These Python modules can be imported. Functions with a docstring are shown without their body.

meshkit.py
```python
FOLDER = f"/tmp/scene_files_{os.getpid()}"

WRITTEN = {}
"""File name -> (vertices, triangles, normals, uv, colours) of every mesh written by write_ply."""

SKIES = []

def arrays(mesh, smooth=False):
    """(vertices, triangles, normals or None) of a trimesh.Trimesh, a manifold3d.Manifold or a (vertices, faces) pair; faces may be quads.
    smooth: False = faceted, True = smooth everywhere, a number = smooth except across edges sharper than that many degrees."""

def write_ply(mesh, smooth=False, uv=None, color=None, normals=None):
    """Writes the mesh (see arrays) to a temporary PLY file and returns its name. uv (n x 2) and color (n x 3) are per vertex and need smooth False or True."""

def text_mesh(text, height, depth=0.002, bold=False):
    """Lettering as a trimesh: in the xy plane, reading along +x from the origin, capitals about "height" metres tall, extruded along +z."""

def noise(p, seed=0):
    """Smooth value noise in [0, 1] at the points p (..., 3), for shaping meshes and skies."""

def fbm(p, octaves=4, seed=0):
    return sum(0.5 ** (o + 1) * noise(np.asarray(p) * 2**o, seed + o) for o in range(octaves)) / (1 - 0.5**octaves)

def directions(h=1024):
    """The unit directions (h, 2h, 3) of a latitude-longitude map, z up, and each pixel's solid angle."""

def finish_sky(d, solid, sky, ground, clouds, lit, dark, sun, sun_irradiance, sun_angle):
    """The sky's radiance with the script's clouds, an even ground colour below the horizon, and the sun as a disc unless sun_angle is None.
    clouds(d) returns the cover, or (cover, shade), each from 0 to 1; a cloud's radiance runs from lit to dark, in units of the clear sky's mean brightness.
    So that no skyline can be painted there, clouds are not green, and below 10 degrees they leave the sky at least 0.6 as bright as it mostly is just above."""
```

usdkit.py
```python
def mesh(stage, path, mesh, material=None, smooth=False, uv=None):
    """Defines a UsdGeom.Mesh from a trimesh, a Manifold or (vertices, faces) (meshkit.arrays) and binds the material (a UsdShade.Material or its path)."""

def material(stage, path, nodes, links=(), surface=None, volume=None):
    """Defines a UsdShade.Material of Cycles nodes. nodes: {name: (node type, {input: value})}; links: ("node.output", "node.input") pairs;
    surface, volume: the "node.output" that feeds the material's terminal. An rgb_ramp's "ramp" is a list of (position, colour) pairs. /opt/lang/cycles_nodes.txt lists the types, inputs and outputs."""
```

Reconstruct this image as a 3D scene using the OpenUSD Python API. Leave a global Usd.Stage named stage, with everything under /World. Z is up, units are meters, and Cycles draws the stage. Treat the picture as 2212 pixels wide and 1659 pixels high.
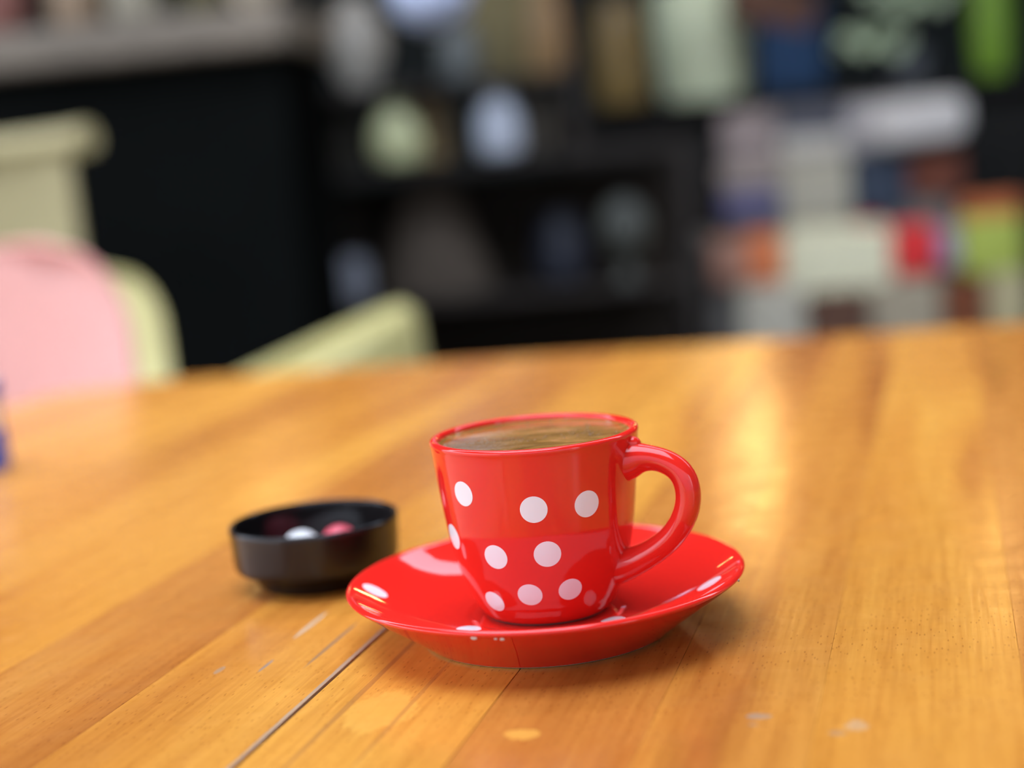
import math
import numpy as np
import trimesh
import manifold3d as m3
from shapely.geometry import Polygon, box as sbox
from shapely import affinity
from pxr import Usd, UsdGeom, UsdLux, UsdShade, Gf, Sdf
import usdkit, meshkit

PI = math.pi
stage = Usd.Stage.CreateInMemory()
UsdGeom.SetStageUpAxis(stage, 'Z')
UsdGeom.SetStageMetersPerUnit(stage, 1.0)
UsdGeom.Xform.Define(stage, '/World')
UsdGeom.Scope.Define(stage, '/World/Looks')
TABLE = 0.75

# ------------------------------------------------------------------ camera, sky, exposure
CAM_POS = (-0.0052, -0.4525, 0.8886)
PITCH, ROLL, FOCAL_PX = 0.13993, 0.0837, 3341.0
EXPOSURE = -0.52
SKY = 6.0
camera = UsdGeom.Camera.Define(stage, '/World/camera')
camera.CreateHorizontalApertureAttr(36.0)
camera.CreateVerticalApertureAttr(36.0 * 1659 / 2212)
camera.CreateFocalLengthAttr(FOCAL_PX / 2212 * 36.0)
camera.CreateFStopAttr(4.2)
camera.CreateFocusDistanceAttr(0.43)
camera.CreateExposureAttr(EXPOSURE)
camera.CreateClippingRangeAttr((0.02, 100.0))
cp, sp, cr, sr = math.cos(PITCH), math.sin(PITCH), math.cos(ROLL), math.sin(ROLL)
right, up, fwd = np.array([1.0, 0, 0]), np.array([0, sp, cp]), np.array([0, cp, -sp])
R_, U_ = cr * right - sr * up, sr * right + cr * up
camera.AddTransformOp().Set(Gf.Matrix4d(*R_, 0, *U_, 0, *(-fwd), 0, *CAM_POS, 1))

sky = UsdLux.DomeLight.Define(stage, '/World/overcast_sky')       # even, slightly cool overcast sky over the open terrace
sky.CreateIntensityAttr(1.0)
sky.CreateColorAttr(Gf.Vec3f(1.0, 1.0, 1.0))
# the standard overcast sky: brightest overhead, dimmer towards the horizon
sky_mat = usdkit.material(stage, '/World/Looks/overcast', {
    'c': ('texture_coordinate', {}), 's': ('separate_xyz', {}),
    'r': ('rgb_ramp', {'ramp': [(0, (.10, .09, .08)), (.48, (.10, .09, .08)), (.52, (.42, .44, .50)), (.75, (.78, .87, 1.04)), (1.0, (.91, 1.02, 1.26))]}),
    'm': ('map_range', {'from_min': -1.0, 'from_max': 1.0, 'to_min': 0.0, 'to_max': 1.0}),
    'b': ('background_shader', {'strength': SKY})},
    [('c.generated', 's.vector'), ('s.z', 'm.value'), ('m.result', 'r.fac'), ('r.color', 'b.color')], surface='b.background')
UsdShade.MaterialBindingAPI.Apply(sky.GetPrim()).Bind(sky_mat)

# ------------------------------------------------------------------ helpers
counts = {}


def numbered(parent, name):
    k = (parent, name)
    n = counts.get(k, 0)
    counts[k] = n + 1
    return f'{parent}/{name}' + (f'_{n:03d}' if n else '')


def tag(prim, label=None, cat=None, group=None, kind=None):
    for key, v in (('label', label), ('category', cat), ('group', group), ('kind', kind)):
        if v:
            prim.SetCustomDataByKey(key, v)
    return prim


def thing(name, label, cat, loc=(0, 0, 0), rotz=0.0, group=None):
    x = UsdGeom.Xform.Define(stage, numbered('/World', name))
    x.AddTranslateOp().Set(Gf.Vec3d(*loc))
    if rotz:
        x.AddRotateZOp().Set(rotz)
    return tag(x.GetPrim(), label, cat, group)


def obj(name, mesh, mat, parent=None, smooth=35, label=None):
    base = str(parent.GetPath()) if parent is not None else '/World'
    p = usdkit.mesh(stage, numbered(base, name), mesh, mat, smooth=smooth).GetPrim()
    return tag(p, label)


def chaikin(pts, n=2, keep=True):
    p = np.array(pts, float)
    for _ in range(n):
        q = [p[0]]
        for a, b in zip(p[:-1], p[1:]):
            q += [a * .75 + b * .25, a * .25 + b * .75]
        q.append(p[-1])
        p = np.array(q)
    return p


def lathe(profile, n=96):
    """Solid or shell of revolution about z; points on the axis become poles."""
    p = np.array(profile, float)
    verts, rings = [], []
    ang = np.arange(n) * 2 * PI / n
    for r, z in p:
        if r < 1e-7:
            rings.append([len(verts)]); verts.append((0, 0, z))
        else:
            rings.append(list(range(len(verts), len(verts) + n)))
            verts += [(r * math.cos(t), r * math.sin(t), z) for t in ang]
    faces = []
    for A, B in zip(rings[:-1], rings[1:]):
        for i in range(n):
            j = (i + 1) % n
            if len(A) == 1 and len(B) == 1:
                continue
            if len(A) == 1:
                faces.append((A[0], B[i], B[j])) if False else faces.append((A[0], B[j], B[i]))
            elif len(B) == 1:
                faces.append((A[i], A[j], B[0]))
            else:
                faces += [(A[i], A[j], B[j]), (A[i], B[j], B[i])]
    m = trimesh.Trimesh(np.array(verts), np.array(faces), process=False)
    if m.volume < 0:
        m.invert()
    return m


def rbox(size, r=0.01, center=(0, 0, 0), seg=12):
    sx, sy, sz = [max(s / 2 - r, 1e-4) for s in size]
    s = m3.Manifold.sphere(r, seg)
    h = m3.Manifold.batch_hull([s.translate((a * sx, b * sy, c * sz)) for a in (-1, 1) for b in (-1, 1) for c in (-1, 1)])
    v, f, _ = meshkit.arrays(h)
    return trimesh.Trimesh(v + np.array(center), f, process=False)


def tube(pts, radii, sides=24, caps=True):
    p = np.array(pts, float)
    rad = np.broadcast_to(np.array(radii, float), (len(p),))
    t = np.gradient(p, axis=0)
    t /= np.linalg.norm(t, axis=1, keepdims=True)
    a = np.cross(t[0], [0, 0, 1.0] if abs(t[0][2]) < .9 else [1.0, 0, 0])
    a /= np.linalg.norm(a)
    verts = []
    for i in range(len(p)):
        a = a - t[i] * (a @ t[i]); a /= np.linalg.norm(a)
        b = np.cross(t[i], a)
        for k in range(sides):
            w = 2 * PI * k / sides
            verts.append(p[i] + rad[i] * (math.cos(w) * a + math.sin(w) * b))
    f = []
    for i in range(len(p) - 1):
        for k in range(sides):
            j = (k + 1) % sides
            A, B = i * sides, (i + 1) * sides
            f += [(A + k, A + j, B + j), (A + k, B + j, B + k)]
    if caps:
        c0, c1 = len(verts), len(verts) + 1
        verts += [p[0], p[-1]]
        L = (len(p) - 1) * sides
        for k in range(sides):
            j = (k + 1) % sides
            f += [(c0, j, k), (c1, L + k, L + j)]
    m = trimesh.Trimesh(np.array(verts), np.array(f), process=False)
    if m.volume < 0:
        m.invert()
    return m


def spline(pts, n):
    from scipy.interpolate import CubicSpline
    p = np.array(pts, float)
    d = np.r_[0, np.cumsum(np.linalg.norm(np.diff(p[:, :3], axis=0), axis=1))]
    return CubicSpline(d, p)(np.linspace(0, d[-1], n))


def moved(m, loc=(0, 0, 0), rz=0.0, rx=0.0, ry=0.0):
    m = m.copy()
    T = trimesh.transformations
    m.apply_transform(T.rotation_matrix(ry, [0, 1, 0]) @ T.rotation_matrix(rx, [1, 0, 0]))
    m.apply_transform(T.rotation_matrix(rz, [0, 0, 1]))
    m.apply_translation(loc)
    return m


def join(ms):
    return trimesh.util.concatenate(ms)


def lin(r, g, b):
    f = lambda c: (c / 255) / 12.92 if c <= 10 else ((c / 255 + .055) / 1.055) ** 2.4
    return (f(r), f(g), f(b))


def scaled(c, k):
    return tuple(min(x * k, .95) for x in c)


# ------------------------------------------------------------------ materials
def plain(name, color, rough=.6, spec=.5, bumps=None, vary=0.12, scale=40, coat=0.0, metallic=0.0):
    """A painted, fabric or glazed surface with a slight mottling of its colour."""
    path = '/World/Looks/' + name
    n = {'g': ('geometry', {}), 'n': ('noise_texture', {'scale': scale, 'detail': 4.0, 'roughness': .6}),
         'r': ('rgb_ramp', {'ramp': [(.3, scaled(color, 1 - vary)), (.7, scaled(color, 1 + vary))]}),
         'p': ('principled_bsdf', {'roughness': rough, 'specular_ior_level': spec, 'coat_weight': coat, 'coat_roughness': .05, 'metallic': metallic})}
    l = [('g.position', 'n.vector'), ('n.fac', 'r.fac'), ('r.color', 'p.base_color')]
    if bumps:
        n['bn'] = ('noise_texture', {'scale': bumps[0], 'detail': 3.0})
        n['b'] = ('bump', {'strength': bumps[1], 'distance': bumps[2]})
        l += [('g.position', 'bn.vector'), ('bn.fac', 'b.height'), ('b.normal', 'p.normal')]
    return usdkit.material(stage, path, n, l, surface='p.BSDF')


AZ = 0.279       # the planks run this far to the right of straight ahead


def wood(name, tone, warm, seed, patches=()):
    """Honey-stained beech: long grain along s, growth bands, short dark flecks, worn patches with a shape of their own."""
    N = {
        'g': ('geometry', {}),
        'm': ('mapping', {'rotation': (0, 0, AZ), 'location': (0, 0, 0)}),
        # broad tone along the board
        'm1': ('mapping', {'scale': (20.0, 2.2, 1.0), 'location': (seed * 3.7, seed * 1.3, 0)}),
        'n1': ('noise_texture', {'scale': 1.0, 'detail': 3.0, 'roughness': .55, 'distortion': .6}),
        'r1': ('rgb_ramp', {'ramp': [(.27, (.38 * tone, .118 * tone, .020 * tone)), (.45, (.60 * tone, .240 * tone * warm, .036 * tone)), (.6, (.68 * tone, .295 * tone * warm, .046 * tone)), (.76, (.80 * tone, .395 * tone * warm, .070 * tone))]}),
        # growth lines
        'm2': ('mapping', {'scale': (1.0, .09, 1.0), 'location': (seed * .31, seed * .7, 0)}),
        'w': ('wave_texture', {'wave_type': 'bands', 'bands_direction': 'x', 'scale': 24.0, 'distortion': 6.5, 'detail': 2.0, 'detail_scale': 9.0, 'detail_roughness': .6}),
        'rw': ('rgb_ramp', {'ramp': [(0, (1, 1, 1)), (.55, (1, 1, 1)), (.85, (.86, .80, .74)), (1, (.72, .62, .52))]}),
        'x1': ('mix', {'mix_type': 'multiply', 'fac': .32}),
        # fine fibre
        'm3': ('mapping', {'scale': (650.0, 22.0, 1.0)}),
        'n3': ('noise_texture', {'scale': 1.0, 'detail': 2.0}),
        'r3': ('rgb_ramp', {'ramp': [(.32, (.80, .72, .64)), (.6, (1, 1, 1))]}),
        'x2': ('mix', {'mix_type': 'multiply', 'fac': .62}),
        # flecks of beech
        'm4': ('mapping', {'scale': (780.0, 210.0, 1.0), 'location': (seed, seed, 0)}),
        'v': ('voronoi_texture', {'scale': 1.0, 'feature': 'f1', 'randomness': 1.0}),
        'rv': ('rgb_ramp', {'ramp': [(.12, (.55, .42, .30)), (.24, (1, 1, 1))]}),
        'x3': ('mix', {'mix_type': 'multiply', 'fac': .65}),
        'b': ('bump', {'strength': .10, 'distance': .0004}),
        'p': ('principled_bsdf', {'roughness': .30, 'specular_ior_level': .5, 'coat_weight': .0}),
        'nr': ('noise_texture', {'scale': 60.0, 'detail': 3.0}),
        'rr': ('map_range', {'from_min': .3, 'from_max': .7, 'to_min': .17, 'to_max': .25, 'clamp': True}),
    }
    L = [('g.position', 'm.vector')] + [('m.vector', k + '.vector') for k in ('m1', 'm2', 'm3', 'm4')] + [
        ('m1.vector', 'n1.vector'), ('n1.fac', 'r1.fac'), ('m2.vector', 'w.vector'), ('w.fac', 'rw.fac'), ('m3.vector', 'n3.vector'), ('n3.fac', 'r3.fac'), ('m4.vector', 'v.vector'), ('v.distance', 'rv.fac'),
        ('r1.color', 'x1.color1'), ('rw.color', 'x1.color2'), ('x1.color', 'x2.color1'), ('r3.color', 'x2.color2'), ('x2.color', 'x3.color1'), ('rv.color', 'x3.color2'),
        ('n3.fac', 'b.height'), ('b.normal', 'p.normal'), ('g.position', 'nr.vector'), ('nr.fac', 'rr.value'), ('rr.result', 'p.roughness')]
    last = 'x3.color'
    for i, (t0, s0, rt, rs, col, strength, rag) in enumerate(patches):   # an ellipse in board coordinates with a ragged rim
        a, b, c, d, e = (f'{q}{i}' for q in ('pm', 'pl', 'pa', 'pf', 'px'))
        N[a] = ('mapping', {'location': (-t0 / rt, -s0 / rs, -TABLE / .02), 'scale': (1 / rt, 1 / rs, 1 / .02)})
        N[b] = ('vector_math', {'math_type': 'length'})
        N[c] = ('noise_texture', {'scale': 1.0, 'detail': 4.0, 'roughness': .7})
        N[c + 'm'] = ('mapping', {'scale': (190.0 * min(1.6, max(.5, .008 / rt)), 60.0, 1.0), 'location': (i * 5.3, i, 0)})
        N[d] = ('math', {'math_type': 'multiply_add', 'value2': rag})
        N[d + 'r'] = ('map_range', {'from_min': .80 + rag / 2, 'from_max': 1.0 + rag / 2, 'to_min': strength, 'to_max': 0.0, 'clamp': True})
        N[e] = ('mix', {'mix_type': 'mix', 'color2': col})
        L += [('m.vector', a + '.vector'), (a + '.vector', b + '.vector1'), ('m.vector', c + 'm.vector'), (c + 'm.vector', c + '.vector'), (c + '.fac', d + '.value1'), (b + '.value', d + '.value3'),
              (d + '.value', d + 'r.value'), (d + 'r.result', e + '.fac'), (last, e + '.color1')]
        last = e + '.color'
    L.append((last, 'p.base_color'))
    return usdkit.material(stage, '/World/Looks/' + name, N, L, surface='p.BSDF')


def glaze(name, color, rough=.06, sss=0.0):
    N = {'g': ('geometry', {}), 'n': ('noise_texture', {'scale': 55.0, 'detail': 2.0}),
         'b': ('bump', {'strength': .05, 'distance': .002}),
         'p': ('principled_bsdf', {'base_color': color, 'roughness': rough, 'specular_ior_level': .6, 'coat_weight': .25, 'coat_roughness': .02})}
    return usdkit.material(stage, '/World/Looks/' + name, N, [('g.position', 'n.vector'), ('n.fac', 'b.height'), ('b.normal', 'p.normal')], surface='p.BSDF')


RED = (.72, .020, .013)
red_glaze = glaze('red_glaze', RED)
white_glaze = glaze('white_glaze', (.82, .82, .84), .10)
bare_clay = plain('bare_clay', (.55, .45, .36), .8, .3, vary=.08)
chip_clay = plain('chip_clay', (.56, .40, .34), .8, .3, vary=.08, scale=400)
black_melamine = plain('black_melamine', (.006, .005, .005), .15, .5, vary=.05)

# ------------------------------------------------------------------ the room behind the open terrace
def slab(name, x0, x1, y0, y1, z0, z1, mat):
    m = trimesh.creation.box([x1 - x0, y1 - y0, z1 - z0])
    m.apply_translation([(x0 + x1) / 2, (y0 + y1) / 2, (z0 + z1) / 2])
    p = obj(name, m, mat, smooth=False)
    return tag(p, kind='structure')


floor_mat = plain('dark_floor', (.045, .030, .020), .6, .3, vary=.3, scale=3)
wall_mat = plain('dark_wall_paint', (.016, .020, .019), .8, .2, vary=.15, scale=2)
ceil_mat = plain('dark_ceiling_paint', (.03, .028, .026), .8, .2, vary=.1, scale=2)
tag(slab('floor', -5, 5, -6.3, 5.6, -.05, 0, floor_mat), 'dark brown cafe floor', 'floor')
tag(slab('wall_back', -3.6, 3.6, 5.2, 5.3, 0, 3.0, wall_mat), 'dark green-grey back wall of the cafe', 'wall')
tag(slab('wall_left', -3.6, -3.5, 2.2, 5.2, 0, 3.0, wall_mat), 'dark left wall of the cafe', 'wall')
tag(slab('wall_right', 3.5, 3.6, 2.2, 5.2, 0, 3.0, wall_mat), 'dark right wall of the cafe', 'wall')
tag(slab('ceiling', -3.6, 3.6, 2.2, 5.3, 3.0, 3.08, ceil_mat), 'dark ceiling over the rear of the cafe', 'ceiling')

canopy_cloth = plain('canopy_cloth', (.30, .25, .19), .9, .1, vary=.05, scale=4)
roof = Polygon([(-3.6, -3.2), (3.6, -3.2), (3.6, 1.35), (-3.6, 1.35)], [[(-1.15, -.95), (.45, -.95), (.45, .65), (-1.15, .65)]])
rm = trimesh.creation.extrude_polygon(roof, .05, engine='earcut'); rm.apply_translation([0, 0, 2.75])
tag(obj('canopy', rm, canopy_cloth, smooth=False), 'terrace canopy with a wide open roof light over the table', 'canopy', kind='structure')
tag(slab('wall_terrace', 3.5, 3.6, -3.2, 2.2, 0, 2.75, plain('terrace_wall', (.22, .19, .15), .8, .2)), 'plain side wall of the terrace', 'wall')

facade = plain('facade_plaster', (.32, .32, .34), .9, .1, vary=.08, scale=1.5)
tag(slab('wall_street', -5, 5, -6.3, -6.0, 0, 4.6, facade), 'pale house front across the lane, behind the photographer', 'wall')

# ------------------------------------------------------------------ the table
def ts_to_xy(poly):
    return affinity.rotate(poly, -AZ, origin=(0, 0), use_radians=True)


outline = Polygon([(-.52, -.34), (.47, -.34), (.47, .738), (-.455, .607), (-.52, .56)]).buffer(.03).buffer(-.06).buffer(.03)
joints = [-.56, -.478, -.43, -.375, -.32, -.27, -.215, -.16, -.105, -.0515, .001, .045, .085, .134, .185, .235, .285, .335, .385, .435, .50]
gap = {-.0515: .0011, .001: .00025}
table = thing('cafe_table', 'large honey-brown wooden cafe table of glued boards carrying the red cup', 'table')
LIGHTWOOD, GREYW = (.72, .355, .06), (.25, .205, .16)
patches = {   # worn and dirty spots: board number, then (t, s, half width, half length, colour, strength, raggedness)
    8: [(-.0526, -.03, .0008, .13, (.34, .26, .19), .8, 1.0), (-.0766, -.037, .0006, .0062, (.20, .16, .13), .9, .5), (-.0788, .002, .0011, .014, (.50, .42, .30), .7, .8), (-.0640, -.0165, .0008, .024, (.17, .11, .07), .8, .7), (-.0895, -.0415, .0011, .0035, (.25, .20, .14), .6, .8)],
    9: [(-.0275, -.0725, .0100, .0165, LIGHTWOOD, .7, 1.5), (-.0385, -.055, .0010, .07, (.33, .13, .03), .75, .7), (-.0215, -.07, .0008, .045, (.36, .15, .035), .6, .8)],
    10: [(.0145, -.0862, .0050, .0036, LIGHTWOOD, .65, 1.2)],
    11: [(.0705, -.0715, .0034, .0020, GREYW, .6, 1.6), (.0700, -.0770, .0015, .0010, GREYW, .4, .9)],
    12: [(.0945, -.0765, .0028, .0040, (.50, .36, .22), .45, 1.6), (.0905, -.0815, .0025, .0016, GREYW, .4, 1.0)],
}
tones = [(.80, .96), (.88, 1.0), (.68, .88), (.83, .98), (.93, 1.02)]
woods = [wood(f'beech_{"abcde"[i]}', t, w, 1.0 + i * 2.3) for i, (t, w) in enumerate(tones)]
for i, (a, b) in enumerate(zip(joints[:-1], joints[1:])):
    ga, gb = gap.get(a, .00006) / 2, gap.get(b, .00006) / 2
    strip = outline.intersection(sbox(a + ga, -1, b - gb, 1))
    if strip.is_empty or strip.area < 1e-5:
        continue
    ch = .00010 if i in (8, 9) else .00008
    lower, top = ts_to_xy(strip), ts_to_xy(strip.buffer(-ch, join_style=2))
    body = trimesh.creation.extrude_polygon(lower, .03 - ch, engine='earcut'); body.apply_translation([0, 0, TABLE - .03])
    # chamfered top: hull of the lower outline and the inset top (each strip is convex)
    cs = m3.CrossSection([np.array(lower.exterior.coords)[:-1][::1]]) if False else None
    lo, tp = np.array(lower.exterior.coords)[:-1], np.array(top.exterior.coords)[:-1]
    hull = m3.Manifold.hull_points(np.vstack([np.c_[lo, np.full(len(lo), TABLE - .03)], np.c_[lo, np.full(len(lo), TABLE - ch)], np.c_[tp, np.full(len(tp), TABLE)]]))
    mat = woods[(i * 3 + i // 4) % 5]
    if i in patches:
        t, w = tones[(i * 3 + i // 4) % 5]
        mat = wood(f'beech_worn_{"abcdefghijklm"[i]}', t, w, 1.0 + i * 1.7, patches[i])
    obj('plank', hull, mat, table, smooth=False)
dirt = plain('joint_dirt', (.022, .018, .016), .9, .2, vary=.5, scale=900)
for jt, w, dz in ((-.0515, .0014, .0016), (.001, .0008, .0012)):
    st = ts_to_xy(outline.intersection(sbox(jt - w / 2, -1, jt + w / 2, 1)))
    f = trimesh.creation.extrude_polygon(st, .02, engine='earcut'); f.apply_translation([0, 0, TABLE - .02 - dz])
    obj('joint_filler', f, dirt, table, smooth=False, label='dark dirt in the open joint between two boards')
frame_wood = plain('frame_wood', (.30, .13, .035), .5, .4, vary=.2, scale=12)
ax = lambda t, s: (t * math.cos(AZ) + s * math.sin(AZ), -t * math.sin(AZ) + s * math.cos(AZ))
for (t, s, lx, ly) in ((-.03, -.24, .80, .03), (-.03, .46, .80, .03), (-.43, .11, .03, .67), (.37, .11, .03, .67)):
    x, y = ax(t, s)
    obj('apron', moved(rbox((lx, ly, .09), .004), (x, y, TABLE - .03 - .045), -AZ), frame_wood, table)
for t in (-.43, .37):
    for s in (-.24, .46):
        x, y = ax(t, s)
        obj('leg', moved(rbox((.06, .06, .72), .006), (x, y, .36), -AZ), frame_wood, table)

# ------------------------------------------------------------------ saucer
SX, SY = -.0002, -.0010
saucer = thing('saucer', 'glossy red saucer with white dots and small chips along its front rim', 'saucer', (SX, SY, TABLE))
under = [(0, .0022), (.0325, .0020), (.0340, .0012), (.0348, 0), (.0368, 0), (.0378, .0006)]
sp_out = chaikin([(.0378, .0006), (.0405, .0028), (.0460, .0068), (.0520, .0110), (.0565, .0143), (.0590, .0161), (.0596, .0168), (.0594, .0174), (.0586, .0179), (.0576, .0176),
                  (.0550, .0160), (.0490, .0125), (.0420, .0093), (.0340, .0073), (.0285, .0066), (.0245, .0064), (.0225, .0060)], 3)
ring_lo = lathe([(.0325, .0020), (.0340, .0012), (.0348, 0.0), (.0368, 0.0), (.0377, .0006), (.0376, .0010), (.0340, .0022), (.0325, .0020)], 160)
obj('plate', lathe([(0, .0024), (.0335, .0022)] + [(.0376, .0006)] + list(sp_out) + [(.0225, .0060), (0, .0060)], 200), red_glaze, saucer, smooth=40)
obj('foot_ring', ring_lo, bare_clay, saucer, label='pale unglazed foot ring')
sau_r = np.array([(p[0], p[1]) for p in sp_out if p[1] >= .0060])[::-1]
srt = np.array(sorted([(p[0], p[1]) for p in sp_out[np.argmax(sp_out[:, 1]):]]))


def disc_on(surface, rad, rings=7, seg=40, lift=.00006, skirt=-.0002):
    """A printed dot: a small disc laid on a curved surface; surface(u, v) gives the point and the normal."""
    v, f = [], []
    rr = list(np.linspace(0, 1, rings))
    for i, q in enumerate(rr + [1.0]):
        for k in range(seg):
            w = 2 * PI * k / seg
            p, n = surface(q * rad * math.cos(w), q * rad * math.sin(w))
            h = lift if i < len(rr) else skirt
            v.append(np.array(p) + np.array(n) * h)
    for i in range(len(rr)):
        for k in range(seg):
            j = (k + 1) % seg
            A, B = i * seg, (i + 1) * seg
            f += [(A + k, B + k, B + j), (A + k, B + j, A + j)]
    return trimesh.Trimesh(np.array(v), np.array(f), process=False)


def saucer_dot(az, r0):
    a = math.radians(az)
    cx, cy = r0 * math.cos(a), r0 * math.sin(a)

    def s(u, v):
        x, y = cx + u * math.cos(a) - v * math.sin(a), cy + u * math.sin(a) + v * math.cos(a)
        r = math.hypot(x, y)
        z = np.interp(r, srt[:, 0], srt[:, 1])
        g = (np.interp(r + .0004, srt[:, 0], srt[:, 1]) - np.interp(r - .0004, srt[:, 0], srt[:, 1])) / .0008
        n = np.array([-g * x / r, -g * y / r, 1]); n /= np.linalg.norm(n)
        return (x, y, z), n
    return s


for az, r0 in ((173.4, .0521), (-145.3, .0285), (-45.2, .0262), (-12.9, .0490), (45, .0272), (128, .0280)):
    obj('dot', disc_on(saucer_dot(az, r0), .0036, skirt=-.0005), white_glaze, saucer, smooth=60)
rng = np.random.default_rng(5)
for az, z, w in ((-110.5, .0160, .0010), (-104.6, .0158, .0005), (-102.9, .0157, .0007), (-23.5, .0166, .0007)):     # chips in the glaze
    r = .0591 if z < .0165 else .0596
    a = math.radians(az)
    m = trimesh.creation.icosphere(2, 1.0)
    m.vertices *= np.array([.00022, w * .9, w * .55]) * (1 + .25 * (rng.random((len(m.vertices), 1)) - .5))
    obj('chip', moved(m, (r * math.cos(a), r * math.sin(a), z), a), chip_clay, saucer, label='pale chip in the rim glaze')

# ------------------------------------------------------------------ cup
CUPZ = TABLE + .0061
cup = thing('coffee_cup', 'glossy red cup with white polka dots standing on the red saucer', 'cup', (0, 0, CUPZ))
cup_out = [(.0180, .0004), (.0191, .0008), (.0199, .0018), (.0208, .0032), (.0226, .0066), (.0241, .0106), (.0259, .0160), (.0276, .0238), (.0288, .0326), (.0297, .0410), (.0303, .0470), (.0308, .0520)]
cup_rim = [(.0311, .0532), (.0309, .0539), (.0302, .0543), (.0293, .0543), (.0286, .0538), (.0284, .0530)]
cup_in = [(.0281, .047), (.0272, .035), (.0255, .022), (.0225, .011), (.017, .006), (.008, .0048), (0, .0045)]
cprof = np.array([(0, .0016), (.0150, .0016), (.0160, .0006), (.0172, .0004)] + list(chaikin(cup_out + cup_rim + cup_in, 2)))
obj('body', lathe(cprof, 200), red_glaze, cup, smooth=40)
obj('foot_ring', lathe([(.0158, .0008), (.0163, 0), (.0180, 0), (.0186, .0006), (.0180, .0009), (.0158, .0008)], 120), plain('dark_clay', (.16, .12, .11), .8, .2, vary=.1), cup, label='thin dark unglazed foot edge')
cs_ = chaikin(cup_out, 2)
czr = cs_[np.argsort(cs_[:, 1])]


def cup_dot(az, z0, r0):
    a0 = math.radians(az)

    def s(u, v):
        z = z0
        # walk along the profile by arc length v
        g0 = (np.interp(z0 + .001, czr[:, 1], czr[:, 0]) - np.interp(z0 - .001, czr[:, 1], czr[:, 0])) / .002
        z = z0 + v / math.sqrt(1 + g0 * g0)
        r = np.interp(z, czr[:, 1], czr[:, 0])
        g = (np.interp(z + .001, czr[:, 1], czr[:, 0]) - np.interp(z - .001, czr[:, 1], czr[:, 0])) / .002
        a = a0 + u / r
        n = np.array([math.cos(a), math.sin(a), -g]); n /= np.linalg.norm(n)
        return (r * math.cos(a), r * math.sin(a), z), n
    return s


for az, z, rd in ((-136.9, .0413, .0037), (-94.1, .0370, .0039), (-63.5, .0367, .0039), (-157.6, .0268, .0038), (-120.7, .0229, .0037), (-88.4, .0235, .0039), (-132.0, .0082, .0034), (-102.2, .0111, .0036), (-74.5, .0117, .0035),
                  (170, .0400, .0038), (128, .0370, .0038), (92, .0390, .0038), (60, .0370, .0038), (148, .0240, .0038), (110, .0230, .0038), (76, .0240, .0038), (40, .0230, .0037), (170, .0095, .0035), (130, .0105, .0035), (95, .0100, .0035), (60, .0110, .0035)):
    obj('dot', disc_on(cup_dot(az, z, rd), rd, skirt=-.0002), white_glaze, cup, smooth=60)
hp = np.array([(.0200, .0452, .0068), (.0255, .0452, .0065), (.0292, .0455, .0058), (.0328, .0462, .0045), (.0372, .0461, .0036), (.0412, .0449, .0035), (.0446, .0424, .0036), (.0463, .0391, .0037), (.0467, .0354, .0037), (.0457, .0306, .0037), (.0437, .0268, .0036),
               (.0409, .0232, .0036), (.0374, .0202, .0037), (.0330, .0174, .0039), (.0285, .0153, .0044), (.0240, .0139, .0052), (.0205, .0132, .0057), (.0170, .0126, .0060)])
hs = spline(hp, 70)
ph = math.radians(25)
hpts = np.c_[hs[:, 0] * math.cos(ph), -hs[:, 0] * math.sin(ph), hs[:, 1] - .0001]
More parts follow.
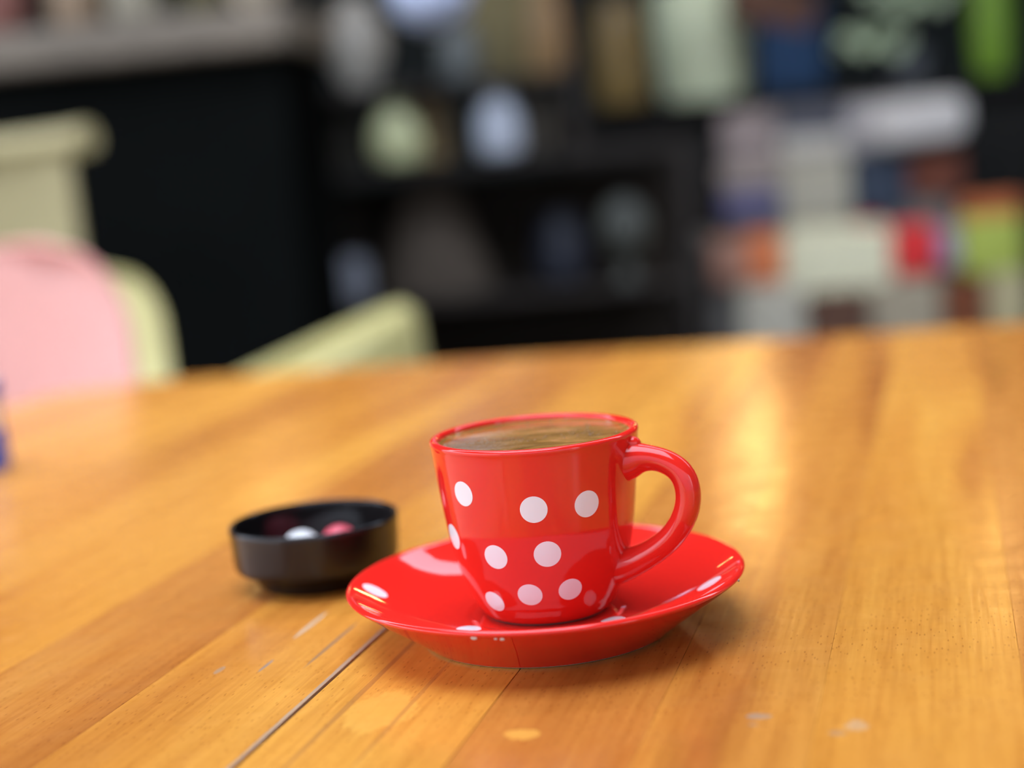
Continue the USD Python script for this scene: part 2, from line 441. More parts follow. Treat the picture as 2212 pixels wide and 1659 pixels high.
def as_manifold(m):
    return m3.Manifold(m3.Mesh(np.asarray(m.vertices, np.float32), np.asarray(m.faces, np.uint32)))


core = lathe([(0, 0)] + [(r - .0009, z) for r, z in czr] + [(0, czr[-1][1])], 120)
hd = obj('handle', as_manifold(tube(hpts, hs[:, 2], 36)) - as_manifold(core), red_glaze, cup, smooth=60)
lug = trimesh.creation.icosphere(3, .0022)
lug.vertices *= [1.1, .9, 1.0]
obj('thumb_lug', moved(lug, (.0310 * math.cos(ph), -.0310 * math.sin(ph), .0503)), red_glaze, hd)

# coffee
def coffee_surface():
    nr, na = 60, 160
    R = .02845
    v, f = [(0, 0, 0)], []
    for i in range(1, nr + 1):
        r = R * i / nr
        for k in range(na):
            w = 2 * PI * k / na
            x, y = r * math.cos(w), r * math.sin(w)
            edge = max(0, (r - R + .0022) / .0022)
            h = .00045 * edge ** 2
            h += .00022 * (meshkit.fbm(np.array([x * 90 + 4, y * 260 + 7, 1.0]), 4, 3) - .5) * (1 - edge)
            v.append((x, y, h))
    for k in range(na):
        f.append((0, 1 + k, 1 + (k + 1) % na))
    for i in range(nr - 1):
        A, B = 1 + i * na, 1 + (i + 1) * na
        for k in range(na):
            j = (k + 1) % na
            f += [(A + k, B + k, B + j), (A + k, B + j, A + j)]
    base = len(v)
    return trimesh.Trimesh(np.array(v), np.array(f), process=False)


N = {'g': ('geometry', {}), 'm': ('mapping', {'scale': (38.0, 150.0, 1.0), 'rotation': (0, 0, -.12)}), 'n': ('noise_texture', {'scale': 1.0, 'detail': 5.0, 'roughness': .6, 'distortion': 1.3}),
     'r': ('rgb_ramp', {'ramp': [(.28, (.070, .030, .006)), (.45, (.165, .075, .016)), (.58, (.245, .115, .027)), (.68, (.36, .165, .070)), (.8, (.42, .20, .11))]}),
     'bn': ('noise_texture', {'scale': 700.0, 'detail': 3.0}), 'b': ('bump', {'strength': .14, 'distance': .0005}),
     'p': ('principled_bsdf', {'roughness': .12, 'specular_ior_level': .45})}
coffee_mat = usdkit.material(stage, '/World/Looks/coffee_foam', N, [('g.position', 'm.vector'), ('m.vector', 'n.vector'), ('n.fac', 'r.fac'), ('r.color', 'p.base_color'), ('g.position', 'bn.vector'), ('bn.fac', 'b.height'), ('b.normal', 'p.normal')], surface='p.BSDF')
coffee = thing('coffee', 'foamy brown coffee filling the red dotted cup to the brim', 'coffee', (0, 0, CUPZ + .0524))
obj('foam', coffee_surface(), coffee_mat, coffee, smooth=True)
bub = []
rng = np.random.default_rng(11)
for k in range(150):
    if k < 60:
        x, y = .014 + rng.normal(0, .0045), rng.normal(.002, .006)
    elif k < 110:
        x, y = rng.uniform(-.02, .02), -.002 + rng.normal(0, .003)
    else:
        w, r = rng.uniform(0, 2 * PI), rng.uniform(.024, .0275)
        x, y = r * math.cos(w), r * math.sin(w)
    if math.hypot(x, y) > .0272:
        continue
    s = trimesh.creation.icosphere(1, rng.uniform(.00012, .00042))
    s.vertices[:, 2] *= .7
    s.apply_translation((x, y, .00005))
    bub.append(s)
tag(obj('bubble', join(bub), plain('bubble_film', (.17, .09, .03), .05, .6, vary=.1, scale=900), coffee, smooth=True), kind='stuff', label='tiny glossy bubbles on the foam')

# ------------------------------------------------------------------ black bowl with two sweets
BX, BY = -.0783, .0775
bowl = thing('small_bowl', 'small black stackable bowl with stepped base on the table behind the saucer', 'bowl', (BX, BY, TABLE))
obj('body', lathe(list(chaikin([(0, .0008), (.0170, .0008), (.0178, 0), (.0196, 0), (.0206, .0012), (.0214, .0030), (.0240, .0060), (.0248, .0066), (.0276, .0070), (.0287, .0082), (.0290, .0110), (.0296, .0205), (.0296, .0222), (.0290, .0229), (.0281, .0228), (.0277, .0218), (.0272, .0120), (.0262, .0085), (.0220, .0050), (.0150, .0034), (0, .0032)], 2)), 128), black_melamine, bowl, smooth=40)
white_sweet = plain('white_sweet', (.78, .77, .74), .5, .4, vary=.06, scale=300, bumps=(500, .3, .001))
red_sweet = plain('red_sweet', (.62, .06, .09), .25, .5, vary=.15, scale=250, coat=.5)
for nm, lab, x, y, r, mt, sd in (('sweet', 'white round sweet in the black bowl, left of the red one', -.0845, .086, .0063, white_sweet, 1), ('sweet', 'red round sweet in the black bowl, right of the white one', -.0712, .0875, .0065, red_sweet, 2)):
    m = trimesh.creation.icosphere(4, r)
    m.vertices *= (1 + .10 * (meshkit.fbm(m.vertices * 220 + sd * 9, 3, sd) - .5))[:, None]
    m.vertices[:, 2] *= .95
    o = obj(nm, moved(m, (x, y, TABLE + .0045 + r)), mt, smooth=60)
    tag(o, lab, 'sweet')

# small banded box at the left edge
bb = thing('small_box', 'small blue and cream banded box standing on the table at the left edge', 'box', (-.3040, .3620, TABLE), 12)
blue_card, cream_card = plain('blue_card', (.05, .09, .36), .5, .4), plain('cream_card', (.75, .52, .38), .6, .3)
obj('carton', rbox((.052, .022, .050), .0015, (0, 0, .025)), cream_card, bb)
obj('band', rbox((.0526, .0226, .022), .0008, (0, 0, .0125)), blue_card, bb, label='blue band round the foot of the box')
obj('band', rbox((.0526, .0226, .010), .0008, (0, 0, .0445)), blue_card, bb, label='blue band round the top of the box')

# ------------------------------------------------------------------ chairs beyond the table
def shell(h=.82, w=.20, arm=0.0, cupb=.07, top_r=(.075, .10), thick=.006, recline=.10):
    spine = spline([(-.17 - recline, h), (-.145 - recline * .8, h - .10), (-.13 - recline * .45, h - .21), (-.12, .53), (-.075, .462), (0, .440), (.10, .438), (.18, .447), (.225, .425)], 60)
    d = np.r_[0, np.cumsum(np.linalg.norm(np.diff(spine, axis=0), axis=1))]
    L = d[-1]
    P = np.zeros((60, 41, 3))
    for i in range(60):
        q = d[i]
        W = w * (.94 + .10 * math.sin(min(1, q / .35) * PI / 2))
        if q < top_r[1]:
            e = 1 - q / top_r[1]
            W -= top_r[0] * (1 - math.sqrt(max(0, 1 - e * e)))
        if L - q < .07:
            e = 1 - (L - q) / .07
            W -= .07 * (1 - math.sqrt(max(0, 1 - e * e)))
        b = 1 / (1 + math.exp((q - .36) / .035))           # 1 on the back, 0 on the seat
        for j in range(41):
            v = (j - 20) / 20
            fx = spine[i][0] + b * cupb * abs(v) ** 2.2
            fz = spine[i][1] + (1 - b) * .05 * abs(v) ** 2.4
            if arm:                                        # arms: the side edge falls only slowly from the back to the front
                edge = h - arm * min(1, q / .62) - max(0, q - .62) * .7
                fz += max(0, edge - fz) * abs(v) ** 3.0
            P[i, j] = (v * W, -fx, fz)                      # faces -y
    V = P.reshape(-1, 3)
    idx = np.arange(60 * 41).reshape(60, 41)
    F = np.vstack([np.stack([idx[:-1, :-1], idx[1:, :-1], idx[1:, 1:]], -1).reshape(-1, 3), np.stack([idx[:-1, :-1], idx[1:, 1:], idx[:-1, 1:]], -1).reshape(-1, 3)])
    t0 = trimesh.Trimesh(V, F, process=False)
    n = t0.vertex_normals
    V2 = np.vstack([V + n * thick / 2, V - n * thick / 2])
    k = len(V)
    rim = list(idx[0, :]) + list(idx[1:, -1]) + list(idx[-1, -2::-1]) + list(idx[-2:0:-1, 0])
    side = []
    for a, b in zip(rim, rim[1:] + rim[:1]):
        side += [(a, b, b + k), (a, b + k, a + k)]
    m = trimesh.Trimesh(V2, np.vstack([F, F[:, ::-1] + k, np.array(side)]), process=False)
    m.fix_normals()
    return m


leg_wood = plain('chair_leg_wood', (.42, .24, .10), .5, .4, vary=.15, scale=15)


def shell_chair(name, label, mat, loc, rotz, **kw):
    t = thing(name, label, 'chair', loc, rotz)
    obj('seat_shell', shell(**kw), mat, t, smooth=50)
    for sx in (-1, 1):
        for sy in (-1, 1):
            obj('leg', tube([(sx * .13, sy * .12, .428), (sx * .22, sy * .21, 0)], [.015, .010], 14), leg_wood, t)
    obj('brace', join([tube([(-.14, -.12, .40), (.14, .12, .40)], [.005] * 2, 8), tube([(-.14, .12, .40), (.14, -.12, .40)], [.005] * 2, 8)]), plain('brace_steel_' + name, (.05, .05, .05), .4, .5), t)
    return t


pink_plastic = plain('pink_plastic', (.74, .35, .285), .38, .5, vary=.03, scale=6)
cream_plastic = plain('cream_plastic', (.54, .475, .19), .40, .5, vary=.03, scale=6)
shell_chair('shell_chair', 'pale pink plastic shell chair just past the left end of the table', pink_plastic, (-.545, .79, 0), 3, h=.853, w=.205, cupb=.05)
shell_chair('shell_chair', 'cream yellow plastic shell chair peeping out right behind the pink chair', cream_plastic, (-.732, 1.77, 0), 3, h=.775, w=.205, cupb=.05)


def tub_wall(h=.742, drop=.20, r0=.268, r1=.250, thick=.03, span=128):
    """The wrap-round back of a tub chair: highest at the back (+x), sloping evenly down to the arms."""
    nt, prof = 72, 13
    V = []
    for i in range(nt + 1):
        a = math.radians(-span + 2 * span * i / nt)
        top = h - drop * (1 - math.cos(a)) / 2
        end = max(0, (abs(a) - math.radians(span - 12)) / math.radians(12))
        top -= .10 * end ** 2
        ring = []
        for k in range(prof):                      # outer side up, over a rounded lip, inner side down
            u = k / (prof - 1)
            if u < .4:
                z, off = .36 + (top - .015 - .36) * u / .4, thick / 2
            elif u > .6:
                z, off = .36 + (top - .015 - .36) * (1 - u) / .4, -thick / 2
            else:
                w = (u - .4) / .2 * PI
                z, off = top - .015 + .015 * math.sin(w), thick / 2 * math.cos(w)
            t = (z - .36) / (h - .36)
            r = r0 + (r1 - r0) * t ** 2 + off
            ring.append((r * math.cos(a), r * math.sin(a), z))
        V += ring
    F = []
    for i in range(nt):
        for k in range(prof):
            l = (k + 1) % prof
            A, B = i * prof, (i + 1) * prof
            F += [(A + k, B + k, B + l), (A + k, B + l, A + l)]
    for base in (0, nt * prof):
        F += [(base, base + k, base + k + 1) for k in range(1, prof - 1)]
    m = trimesh.Trimesh(np.array(V), np.array(F), process=False)
    m.fix_normals()
    return m


tub = thing('tub_chair', 'cream yellow tub chair standing sideways past the far edge of the table', 'chair', (-.372, 1.31, 0), 0)
obj('backrest', tub_wall(), cream_plastic, tub, smooth=50)
obj('seat', lathe(list(chaikin([(0, .36), (.235, .36), (.25, .38), (.248, .42), (.22, .445), (0, .45)], 2)), 60), cream_plastic, tub, smooth=50)
for sx in (-1, 1):
    for sy in (-1, 1):
        obj('leg', tube([(sx * .15, sy * .15, .37), (sx * .19, sy * .19, 0)], [.016, .011], 14), leg_wood, tub)

# tall cream chair with a broad top rail, far left
khaki = plain('cream_paint', (.38, .32, .155), .5, .4, vary=.05, scale=8)
tc = thing('tall_chair', 'tall beige chair with broad flared top rail behind the pink chair', 'chair', (-.880, 2.12, 0), 180)
cr_pts = [(-.222, .02, .990), (-.125, -.012, .984), (0, -.02, .982), (.125, -.012, .984), (.222, .02, .990)]
cs2 = spline(cr_pts, 40)
rail = tube(cs2, [.024] * 40, 16)
obj('top_rail', rail, khaki, tc)
pv = []
panel_pts = [(-.185, .012), (-.09, -.01), (0, -.015), (.09, -.01), (.185, .012)]
pc = spline([(x, y, 0) for x, y in panel_pts], 20)[:, :2]
poly = Polygon(list(map(tuple, pc + [0, .009])) + list(map(tuple, (pc - [0, .009])[::-1])))
panel = trimesh.creation.extrude_polygon(poly, .34, engine='earcut'); panel.apply_translation([0, -.005, .625])
obj('backrest', panel, khaki, tc, smooth=40)
obj('seat', rbox((.40, .38, .04), .015, (0, -.17, .62)), khaki, tc)
for sx in (-1, 1):
    obj('leg', tube([(sx * .17, -.33, .61), (sx * .19, -.35, 0)], [.017, .014], 12), khaki, tc)
    obj('leg', tube([(sx * .165, .0, .64), (sx * .19, .03, 0)], [.017, .014], 12), khaki, tc)
for yy in (-.345, .02):
    obj('footrest', tube([(-.185, yy, .22), (.185, yy, .22)], [.011] * 2, 10), khaki, tc)

# ------------------------------------------------------------------ bar counter on the left
stone = plain('counter_stone', (.130, .104, .074), .5, .4, vary=.25, scale=7)
ink = plain('counter_front_paint', (.0042, .0046, .0042), .9, .0, vary=.15, scale=3)
bc = thing('bar_counter', 'dark bar counter with a thick beige-grey top on the left', 'counter', (-.385, 2.64, 0), -8)
obj('top', rbox((1.9, .42, .085), .02, (-.95, .21, 1.195)), stone, bc)
obj('front_panel', rbox((1.84, .03, 1.155), .006, (-.95, .06, .5775)), ink, bc)
obj('side_panel', rbox((.03, .32, 1.155), .006, (-.045, .23, .5775)), ink, bc)
obj('side_panel', rbox((.03, .32, 1.155), .006, (-1.855, .23, .5775)), ink, bc)
obj('kick_board', rbox((1.80, .02, .10), .004, (-.95, .085, .05)), ink, bc)


def on_counter(x, y):
    a = math.radians(-8)
    return (-.385 + x * math.cos(a) - y * math.sin(a), 2.64 + x * math.sin(a) + y * math.cos(a), 1.2375)


def pot_thing(name, label, cat, loc, prof, mat, extra=(), n=48, size=1.0):
    t = thing(name, label, cat, loc)
    obj('body', lathe(list(chaikin(np.array(prof) * size, 2)), n), mat, t, smooth=50)
    for nm, pf, mt in extra:
        obj(nm, lathe(list(chaikin(pf, 2)), n), mt, t, smooth=50)
    return t


def jar_prof(r, h, neck=.75, lip=.8):
    return [(0, 0), (r * .72, 0), (r * .95, h * .10), (r, h * .40), (r * .97, h * .68), (r * neck, h * .88), (r * lip, h * .97), (r * lip, h), (r * lip * .85, h), (r * neck * .85, h * .88), (r * .9, h * .6), (r * .88, h * .15), (0, h * .06)]


M = plain
pot_thing('canister', 'reddish brown canister on the left end of the beige counter', 'canister', on_counter(-.66, .12), jar_prof(.075, .20, .95, 1.0), M('clay_red', (.21, .085, .065), .6, .3), [('lid', [(0, .215), (.05, .214), (.074, .206), (.074, .198), (0, .198)], M('clay_red_lid', (.16, .07, .05), .6, .3))])
pot_thing('canister', 'tan canister beside the reddish one on the beige counter', 'canister', on_counter(-.48, .14), jar_prof(.055, .18, .9, .95), M('tan_glaze', (.22, .15, .09), .5, .4), [('lid', [(0, .195), (.04, .194), (.052, .186), (.052, .178), (0, .178)], M('tan_lid', (.17, .12, .07), .5, .4))])
pot_thing('jug', 'squat greyish beige jug in the middle of the beige counter', 'jug', on_counter(-.345, .12), jar_prof(.055, .15, .7, .75), M('beige_glaze', (.25, .22, .155), .5, .4))
pot_thing('bottle', 'dark olive glass bottle on the beige counter', 'bottle', on_counter(-.22, .17), [(0, 0), (.036, 0), (.04, .01), (.04, .15), (.030, .20), (.014, .23), (.014, .29), (.010, .29), (.010, .23), (0, .22)], M('olive_glass', (.055, .045, .012), .2, .5))
pot_thing('bowl', 'round beige bowl at the right end of the bar counter top', 'bowl', on_counter(-.085, .10), [(0, 0), (.03, 0), (.032, .008), (.058, .045), (.066, .085), (.063, .087), (.054, .048), (.028, .014), (0, .012)], M('sand_glaze', (.50, .42, .30), .5, .4))

# ------------------------------------------------------------------ display rack in the middle
rackm = M('dark_rack_wood', (.022, .017, .013), .7, .25, vary=.3, scale=9)
rk = thing('display_rack', 'dark open wooden rack in the middle of the background holding bottles and jars', 'shelf', (-0.022, 3.38, 0))
for z in (0.140,  0.580,  0.901):
    obj('shelf_board', rbox((.93, .40, .018), .004, (0, 0, z)), rackm, rk)
obj('shelf_board', rbox((.68, .40, .018), .004, (-.125, 0,  1.082)), rackm, rk, label='shorter top board')
for sx, hh in ((-.465, 1.40), (.218, 1.40), (.465, .905)):
    for sy in (-1, 1):
        if sx == .218:
            obj('post', rbox((.020, .020, .50), .004, (sx, sy * .185, 1.155)), rackm, rk)
        else:
            obj('post', rbox((.028, .028, hh), .004, (sx, sy * .185, hh / 2)), rackm, rk)
obj('back_board', rbox((.90, .012, .80), .003, (0, .19, .47)), M('rack_back_paint', (.030, .023, .016), .8, .2), rk)
ZA, ZB, ZC = 0.9103, 1.0912, 0.5888
pot_thing('bottle', 'pear-shaped yellow-green bottle on the middle board of the rack', 'bottle', (-0.228, 3.246, ZA), [(0, 0), (.040, 0), (.052, .012), (.056, .05), (.048, .085), (.030, .115), (.022, .135), (.024, .150), (.018, .150), (.016, .13), (0, .12)], M('pear_green', (.56, .57, .30), .35, .5), size=1.11)
pot_thing('bottle', 'tan bottle behind the yellow-green one on the rack', 'bottle', (-0.152, 3.347, ZA), [(0, 0), (.040, 0), (.045, .01), (.046, .09), (.040, .125), (.018, .142), (.018, .15), (.012, .15), (0, .13)], M('tan_bottle', (.42, .29, .13), .4, .5), size=1.11)
pot_thing('bottle', 'pale grey-white milk-bottle-shaped bottle on the middle board of the rack', 'bottle', (0.014, 3.246, ZA), [(0, 0), (.036, 0), (.046, .008), (.049, .03), (.047, .08), (.036, .115), (.026, .135), (.028, .150), (.022, .150), (.020, .13), (0, .12)], M('milk_glass', (.46, .49, .54), .3, .5), size=1.11)
pot_thing('jar', 'dull grey jar right behind the white bottle on the rack', 'jar', (0.099, 3.369, ZA), jar_prof(.040, .148), M('dull_grey', (.115, .105, .085), .5, .4), size=1.11)
pot_thing('jar', 'dim olive round jar left of the yellow-green bottle on the rack', 'jar', (-0.354, 3.347, ZA), jar_prof(.058, .135), M('dim_olive', (.045, .042, .03), .5, .4), size=1.11)
pot_thing('vase', 'warm grey bulbous vase at the left end of the top board of the rack', 'vase', (-0.306, 3.324, ZB), [(0, 0), (.03, 0), (.036, .01), (.062, .07), (.066, .115), (.05, .155), (.032, .175), (.036, .20), (.030, .20), (.026, .175), (0, .16)], M('warm_grey_glaze', (.30, .275, .23), .4, .5), size=1.11)
pot_thing('jar', 'bluish grey jar on the top board of the rack left of its middle', 'jar', (-0.064, 3.324, ZB), jar_prof(.046, .125), M('blue_grey_glaze', (.10, .108, .10), .4, .5), size=1.11)
pot_thing('vase', 'narrow brown-orange vase on the top board of the rack', 'vase', (0.144, 3.324, ZB), [(0, 0), (.03, 0), (.038, .01), (.044, .06), (.040, .12), (.028, .17), (.030, .20), (.024, .20), (.022, .17), (0, .15)], M('orange_brown_glaze', (.21, .125, .05), .4, .5), size=1.11)
ob = thing('storage_box', 'olive-brown box at the back of the top board of the rack', 'box', (0.062, 3.48, ZB))
olive = M('olive_card', (.14, .115, .05), .7, .3)
obj('carton', rbox((.23, .10, .26), .004, (0, 0, .13)), olive, ob)
obj('lid', rbox((.236, .106, .05), .004, (0, 0, .278)), olive, ob)
pot_thing('tin', 'small pale bluish grey round tin at the left of the lower board of the rack', 'tin', (-0.373, 3.246, ZC), jar_prof(.046, .105, .9, .9), M('pale_tin', (.24, .25, .28), .35, .5), size=1.11)
pot_thing('basket', 'dark brown tapered basket on the lower board of the rack', 'basket', (-0.167, 3.369, ZC), [(0, 0), (.125, 0), (.130, .01), (.108, .10), (.075, .20), (.050, .265), (.044, .265), (.066, .20), (.1, .10), (.12, .012), (0, .012)], M('dark_wicker', (.085, .066, .048), .8, .2, vary=.3, scale=60, bumps=(120, .5, .01)), size=1.11)
pot_thing('jar', 'dim dark blue-grey jar on the lower board of the rack', 'jar', (0.146, 3.347, ZC), jar_prof(.060, .16), M('night_blue', (.016, .018, .026), .4, .5), size=1.11)
pot_thing('jar', 'dim grey-green round goblet-shaped jar at the right of the lower board of the rack', 'jar', (0.293, 3.246, ZC), [(0, 0), (.030, 0), (.030, .006), (.014, .014), (.013, .055), (.035, .068), (.052, .10), (.054, .125), (.046, .155), (.022, .175), (.022, .182), (.018, .182), (0, .17)], M('moss_grey', (.060, .062, .050), .4, .5), size=1.11)

# pendant globe of pale blue glass
gl = thing('pendant_globe', 'pale blue round glass globe hanging above the rack', 'lamp', (-.105, 2.80, 0))
ig = trimesh.creation.icosphere(4, .088); ig.apply_translation((0, 0, 1.262))
obj('globe', ig, M('pale_blue_glass', (.56, .62, .78), .2, .5), gl, smooth=True)
obj('cap', lathe([(0, 1.375), (.02, 1.375), (.032, 1.352), (.034, 1.335), (0, 1.335)], 32), rackm, gl)
obj('cord', tube([(0, 0, 1.37), (0, 0, 3.0)], [.003, .003], 8), rackm, gl)

# ------------------------------------------------------------------ back counter on the right with its things
bk = M('back_counter_paint', (.010, .010, .009), .7, .2)
kc = thing('back_counter', 'low dark counter along the back right of the room behind the armchair', 'counter', (1.17, 4.545, 0))
obj('top', rbox((2.1, .60, .04), .008, (0, 0, 1.013)), bk, kc)
obj('cabinet', rbox((1.94, .52, .99), .006, (0, .02, .496)), bk, kc)
for k in range(4):
    d = obj('door', rbox((.46, .02, .80), .004, (-.72 + k * .48, -.248, .50)), bk, kc)
    obj('knob', moved(trimesh.creation.icosphere(2, .013), (-.54 + k * .48, -.268, .70)), rackm, d)
ZK = 1.033
pot_thing('bucket', 'large pale green enamel bucket on the back counter left of the blue bag', 'bucket', (0.695, 4.60, ZK), [(0, 0), (.105, 0), (.120, .008), (.135, .05), (.142, .20), (.140, .33), (.146, .336), (.140, .342), (.134, .33), (.134, .20), (.125, .05), (0, .02)], M('pale_green_enamel', (.82, .93, .62), .3, .5, vary=.05, scale=10), size=1.10)
pot_thing('jar', 'tall amber brown jar at the left end of the back counter', 'jar', (0.4, 4.279, ZK), [(0, 0), (.06, 0), (.074, .01), (.078, .12), (.076, .24), (.062, .28), (.064, .30), (.056, .30), (.054, .28), (0, .26)], M('amber_glass', (.17, .115, .036), .25, .5), size=1.04)
bag = thing('bag', 'dark blue bag with a brown leather flap on the back counter behind the armchair', 'bag', (0.92, 4.321, ZK), 6)
obj('pouch', rbox((.20, .10, .26), .03, (0, 0, .131)), M('navy_canvas', (.022, .055, .12), .8, .2), bag)
brown_l = M('brown_leather', (.115, .052, .03), .5, .4)
obj('flap', moved(rbox((.26, .115, .13), .03), (-.055, -.004, .262), 0, 0, .28), brown_l, bag, label='brown leather flap')
obj('strap', tube(spline([(.08, 0, .22), (.12, 0, .30), (.06, 0, .42), (-.06, 0, .42), (-.12, 0, .30)], 24), [.008] * 24, 8), M('navy_webbing', (.02, .045, .09), .8, .2), bag)
pl = thing('potted_plant', 'sage green potted plant with broad leaves on the back counter behind the armchair', 'plant', (1.294, 4.404, ZK))
obj('pot', lathe(list(chaikin([(0, 0), (.045, 0), (.052, .01), (.060, .10), (.063, .11), (.057, .112), (.05, .09), (0, .085)], 2)), 40), M('grey_blue_pot', (.115, .125, .14), .5, .4), pl)
leaf_m = M('sage_leaf', (.50, .60, .40), .45, .4, vary=.15, scale=18)


def leaf(L, W, az, el, bend, base):
    nu, nv = 12, 7
    P = np.zeros((nu, nv, 3))
    for i in range(nu):
        u = i / (nu - 1)
        wd = W * math.sin(PI * min(1, .04 + u * .95) ** .8)
        e = el - bend * u
        c = np.array([math.cos(e) * L * u, 0, math.sin(el) * L * u - bend * L * u * u * .4])
        for j in range(nv):
            v = (j - 3) / 3
            P[i, j] = c + [0, v * wd, .25 * wd * v * v]
    V = P.reshape(-1, 3)
    idx = np.arange(nu * nv).reshape(nu, nv)
    F = np.vstack([np.stack([idx[:-1, :-1], idx[1:, :-1], idx[1:, 1:]], -1).reshape(-1, 3), np.stack([idx[:-1, :-1], idx[1:, 1:], idx[:-1, 1:]], -1).reshape(-1, 3)])
    t0 = trimesh.Trimesh(V, F, process=False); n = t0.vertex_normals; k = len(V)
    rim = list(idx[0, :]) + list(idx[1:, -1]) + list(idx[-1, -2::-1]) + list(idx[-2:0:-1, 0])
    side = [t for a, b in zip(rim, rim[1:] + rim[:1]) for t in ((a, b, b + k), (a, b + k, a + k))]
    m = trimesh.Trimesh(np.vstack([V + n * .0008, V - n * .0008]), np.vstack([F, F[:, ::-1] + k, np.array(side)]), process=False)
    m.fix_normals()
    return moved(m, base, az)


st = obj('stem', tube([(0, 0, .08), (.01, 0, .16), (-.005, .0, .24), (0, -.03, .29)], [.006, .005, .004, .003], 8), leaf_m, pl)
for L, W, azd, el, bend, base in ((.19, .085, 200, -.10, .5, (-.09, -.04, .16)), (.17, .080, 250, -.25, .5, (-.13, -.05, .17)), (.15, .075, 285, -.2, .5, (-.10, -.05, .14)), (.18, .085, 255, -.15, .6, (-.02, -.04, .27)), (.17, .085, 285, -.2, .6, (.03, -.04, .28)), (.18, .085, 225, -.05, .6, (-.03, -.03, .30)), (.17, .08, 320, .1, .6, (.03, -.02, .29)), (.16, .07, 90, .7, .5, (0, .01, .24)), (.16, .07, 150, .6, .5, (-.02, .01, .25))):
    obj('leaf', leaf(L, W, math.radians(azd), el, bend, base), leaf_m, pl, smooth=60)
pot_thing('vase', 'bright lime green tall vase at the right end of the back counter', 'vase', (1.543, 4.362, ZK), [(0, 0), (.036, 0), (.046, .01), (.056, .10), (.058, .22), (.048, .34), (.050, .38), (.044, .38), (.042, .34), (0, .30)], M('lime_glaze', (.18, .33, .03), .3, .5), size=1.04)

# ------------------------------------------------------------------ patchwork armchair
PY = 3.58
arm_ch = thing('armchair', 'bulky patchwork armchair of coloured fabric squares on the right behind the table', 'armchair', (.95, 3.58, 0))
under_cloth = M('grey_upholstery', (.20, .185, .165), .9, .2, vary=.1, scale=30)
obj('seat_base', rbox((.70, .62, .24), .03, (-.01, .28, .27)), under_cloth, arm_ch)
obj('seat_cushion', rbox((.58, .56, .15), .05, (-.01, .25, .455)), under_cloth, arm_ch)
obj('backrest', moved(rbox((.66, .16, .62), .06), (.03, .46, .68), 0, -.06), under_cloth, arm_ch)
obj('armrest', rbox((.11, .60, .30), .045, (-.365, .27, .50)), under_cloth, arm_ch)
obj('armrest', rbox((.11, .60, .30), .045, (.355, .27, .50)), under_cloth, arm_ch)
for sx in (-1, 1):
    for sy in (.03, .53):
        obj('leg', tube([(sx * .30 - .01, sy, .16), (sx * .31 - .01, sy, 0)], [.022, .016], 12), rackm, arm_ch)


def cloth(name, rgb, k):
    return M(name, scaled(lin(*rgb), k), .9, .2, vary=.10, scale=60, bumps=(300, .3, .003))


KB = 1.55
back_y = .37
pat = [  # x0, x1, z0, z1, front y (local), colour
    (-.31, -.15, .84, .985, back_y + .015, (128, 118, 116), 'lilac_grey'), (-.15, .05, .905, .99, back_y + .02, (76, 78, 86), 'slate_grey'), (-.15, .05, .84, .905, back_y + .015, (165, 163, 155), 'stone_white'), (.05, .21, .84, .985, back_y + .015, (150, 148, 148), 'ash'), (.21, .36, .84, .95, back_y + .015, (150, 110, 92), 'rose_beige'),
    (-.325, -.15, .765, .84, back_y + .005, (140, 130, 124), 'taupe'), (-.325, -.15, .675, .765, back_y, (92, 90, 116), 'lavender_blue'), (-.15, .05, .665, .84, back_y, (152, 149, 133), 'linen'), (.05, .21, .66, .84, back_y, (50, 58, 70), 'slate_blue'), (.21, .37, .70, .84, back_y + .005, (96, 56, 43), 'chestnut'),
    (-.15, .05, .54, .665, back_y - .01, (170, 166, 142), 'cream_back'), (.05, .13, .54, .66, back_y - .01, (176, 48, 48), 'red_back'),
]
for x0, x1, z0, z1, y, c, nm in pat:
    obj('fabric_patch', rbox((x1 - x0 - .006, .05, z1 - z0 - .006), .018, ((x0 + x1) / 2, y - (.68 - (z0 + z1) / 2) * -.06 * -1, (z0 + z1) / 2)), cloth('cloth_' + nm, c, KB), arm_ch)
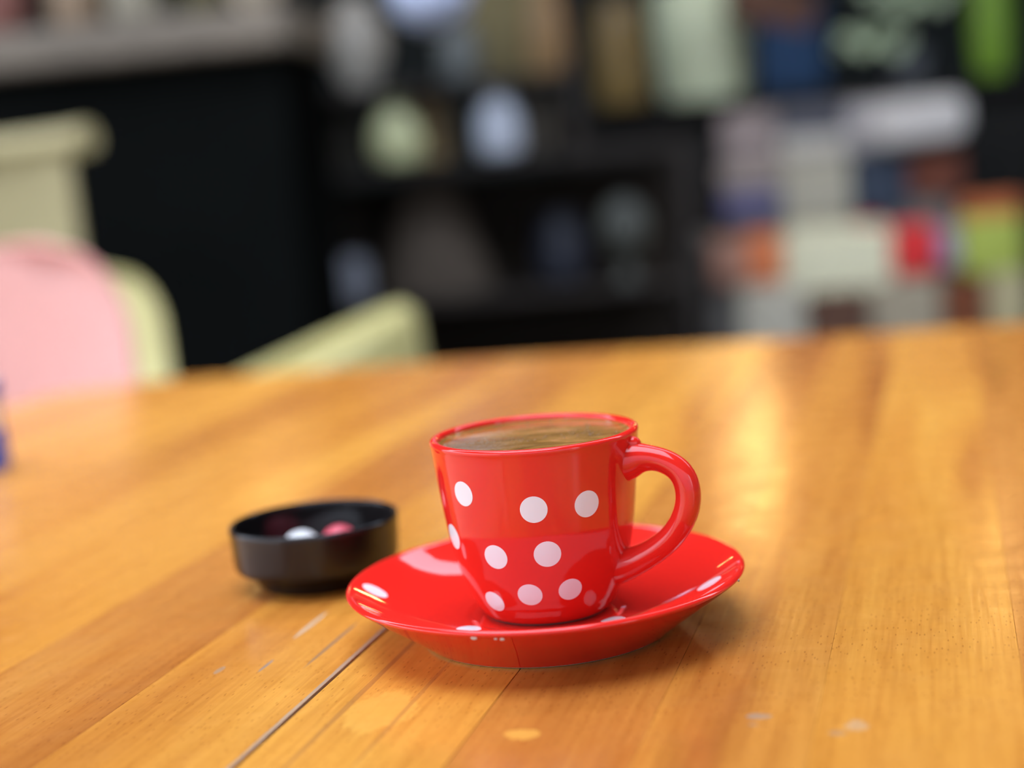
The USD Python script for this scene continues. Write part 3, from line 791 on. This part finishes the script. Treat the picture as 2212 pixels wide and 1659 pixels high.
pat2 = [
    (-.42, -.31, .53, .66, -.035, (142, 105, 88), 'dusty_rose'), (-.33, -.23, .53, .665, -.02, (185, 104, 62), 'burnt_orange'), (-.235, .05, .49, .665, -.04, (186, 182, 152), 'cream'), (.05, .165, .52, .66, -.045, (182, 46, 46), 'red'), (.165, .225, .53, .64, -.04, (128, 118, 140), 'lilac'), (.22, .39, .505, .66, -.045, (140, 150, 68), 'olive_green'), (.235, .40, .64, .71, -.02, (150, 84, 50), 'rust_orange'),
    (-.355, -.18, .30, .53, -.045, (160, 155, 138), 'pale_grey'), (-.18, -.02, .30, .505, -.05, (80, 57, 45), 'brown'), (-.02, .17, .30, .52, -.05, (136, 126, 106), 'mushroom'), (.17, .285, .30, .505, -.05, (98, 56, 36), 'russet'), (.285, .40, .30, .52, -.045, (152, 142, 108), 'sand'),
]
for x0, x1, z0, z1, y, c, nm in pat2:
    obj('fabric_patch', rbox((x1 - x0 - .006, .06, z1 - z0 - .006), .02, ((x0 + x1) / 2, y, (z0 + z1) / 2)), cloth('cloth_' + nm, c, KB), arm_ch)
cu = rbox((.27, .10, .13), .045)
cu.vertices[:, 2] += .05 * cu.vertices[:, 0]
cush = obj('cushion', moved(cu, (1.185, 3.90, .915), 0, .1), M('white_cushion_cloth', (.64, .62, .58), .9, .2, vary=.04, scale=20))
tag(cush, 'white cushion lying over the top right of the patchwork armchair back', 'cushion')

# ------------------------------------------------------------------ warm hanging bulbs over the back of the room
bulb_mat = usdkit.material(stage, '/World/Looks/warm_bulb', {'e': ('emission', {'color': (1.0, .62, .22), 'strength': 70.0})}, surface='e.emission')
for k, (x, y, z) in enumerate(((.60, 3.30, 1.36), (.545, 3.32, 1.50), (1.18, 3.30, 1.74), (-.62, 3.35, 1.62))):
    words = ('lowest', 'second lowest', 'rightmost', 'leftmost')[k]
    t = thing('pendant_bulb', f'{words} warm bare bulb hanging from the ceiling of the cafe', 'lamp', (x, y, z), group=None)
    obj('bulb', trimesh.creation.icosphere(3, .028), bulb_mat, t, smooth=True)
    obj('socket', lathe([(0, .022), (.016, .022), (.017, .06), (.010, .07), (0, .07)], 24), rackm, t)
    obj('cord', tube([(0, 0, .068), (0, 0, 3.0 - z)], [.003, .003], 8), rackm, t)
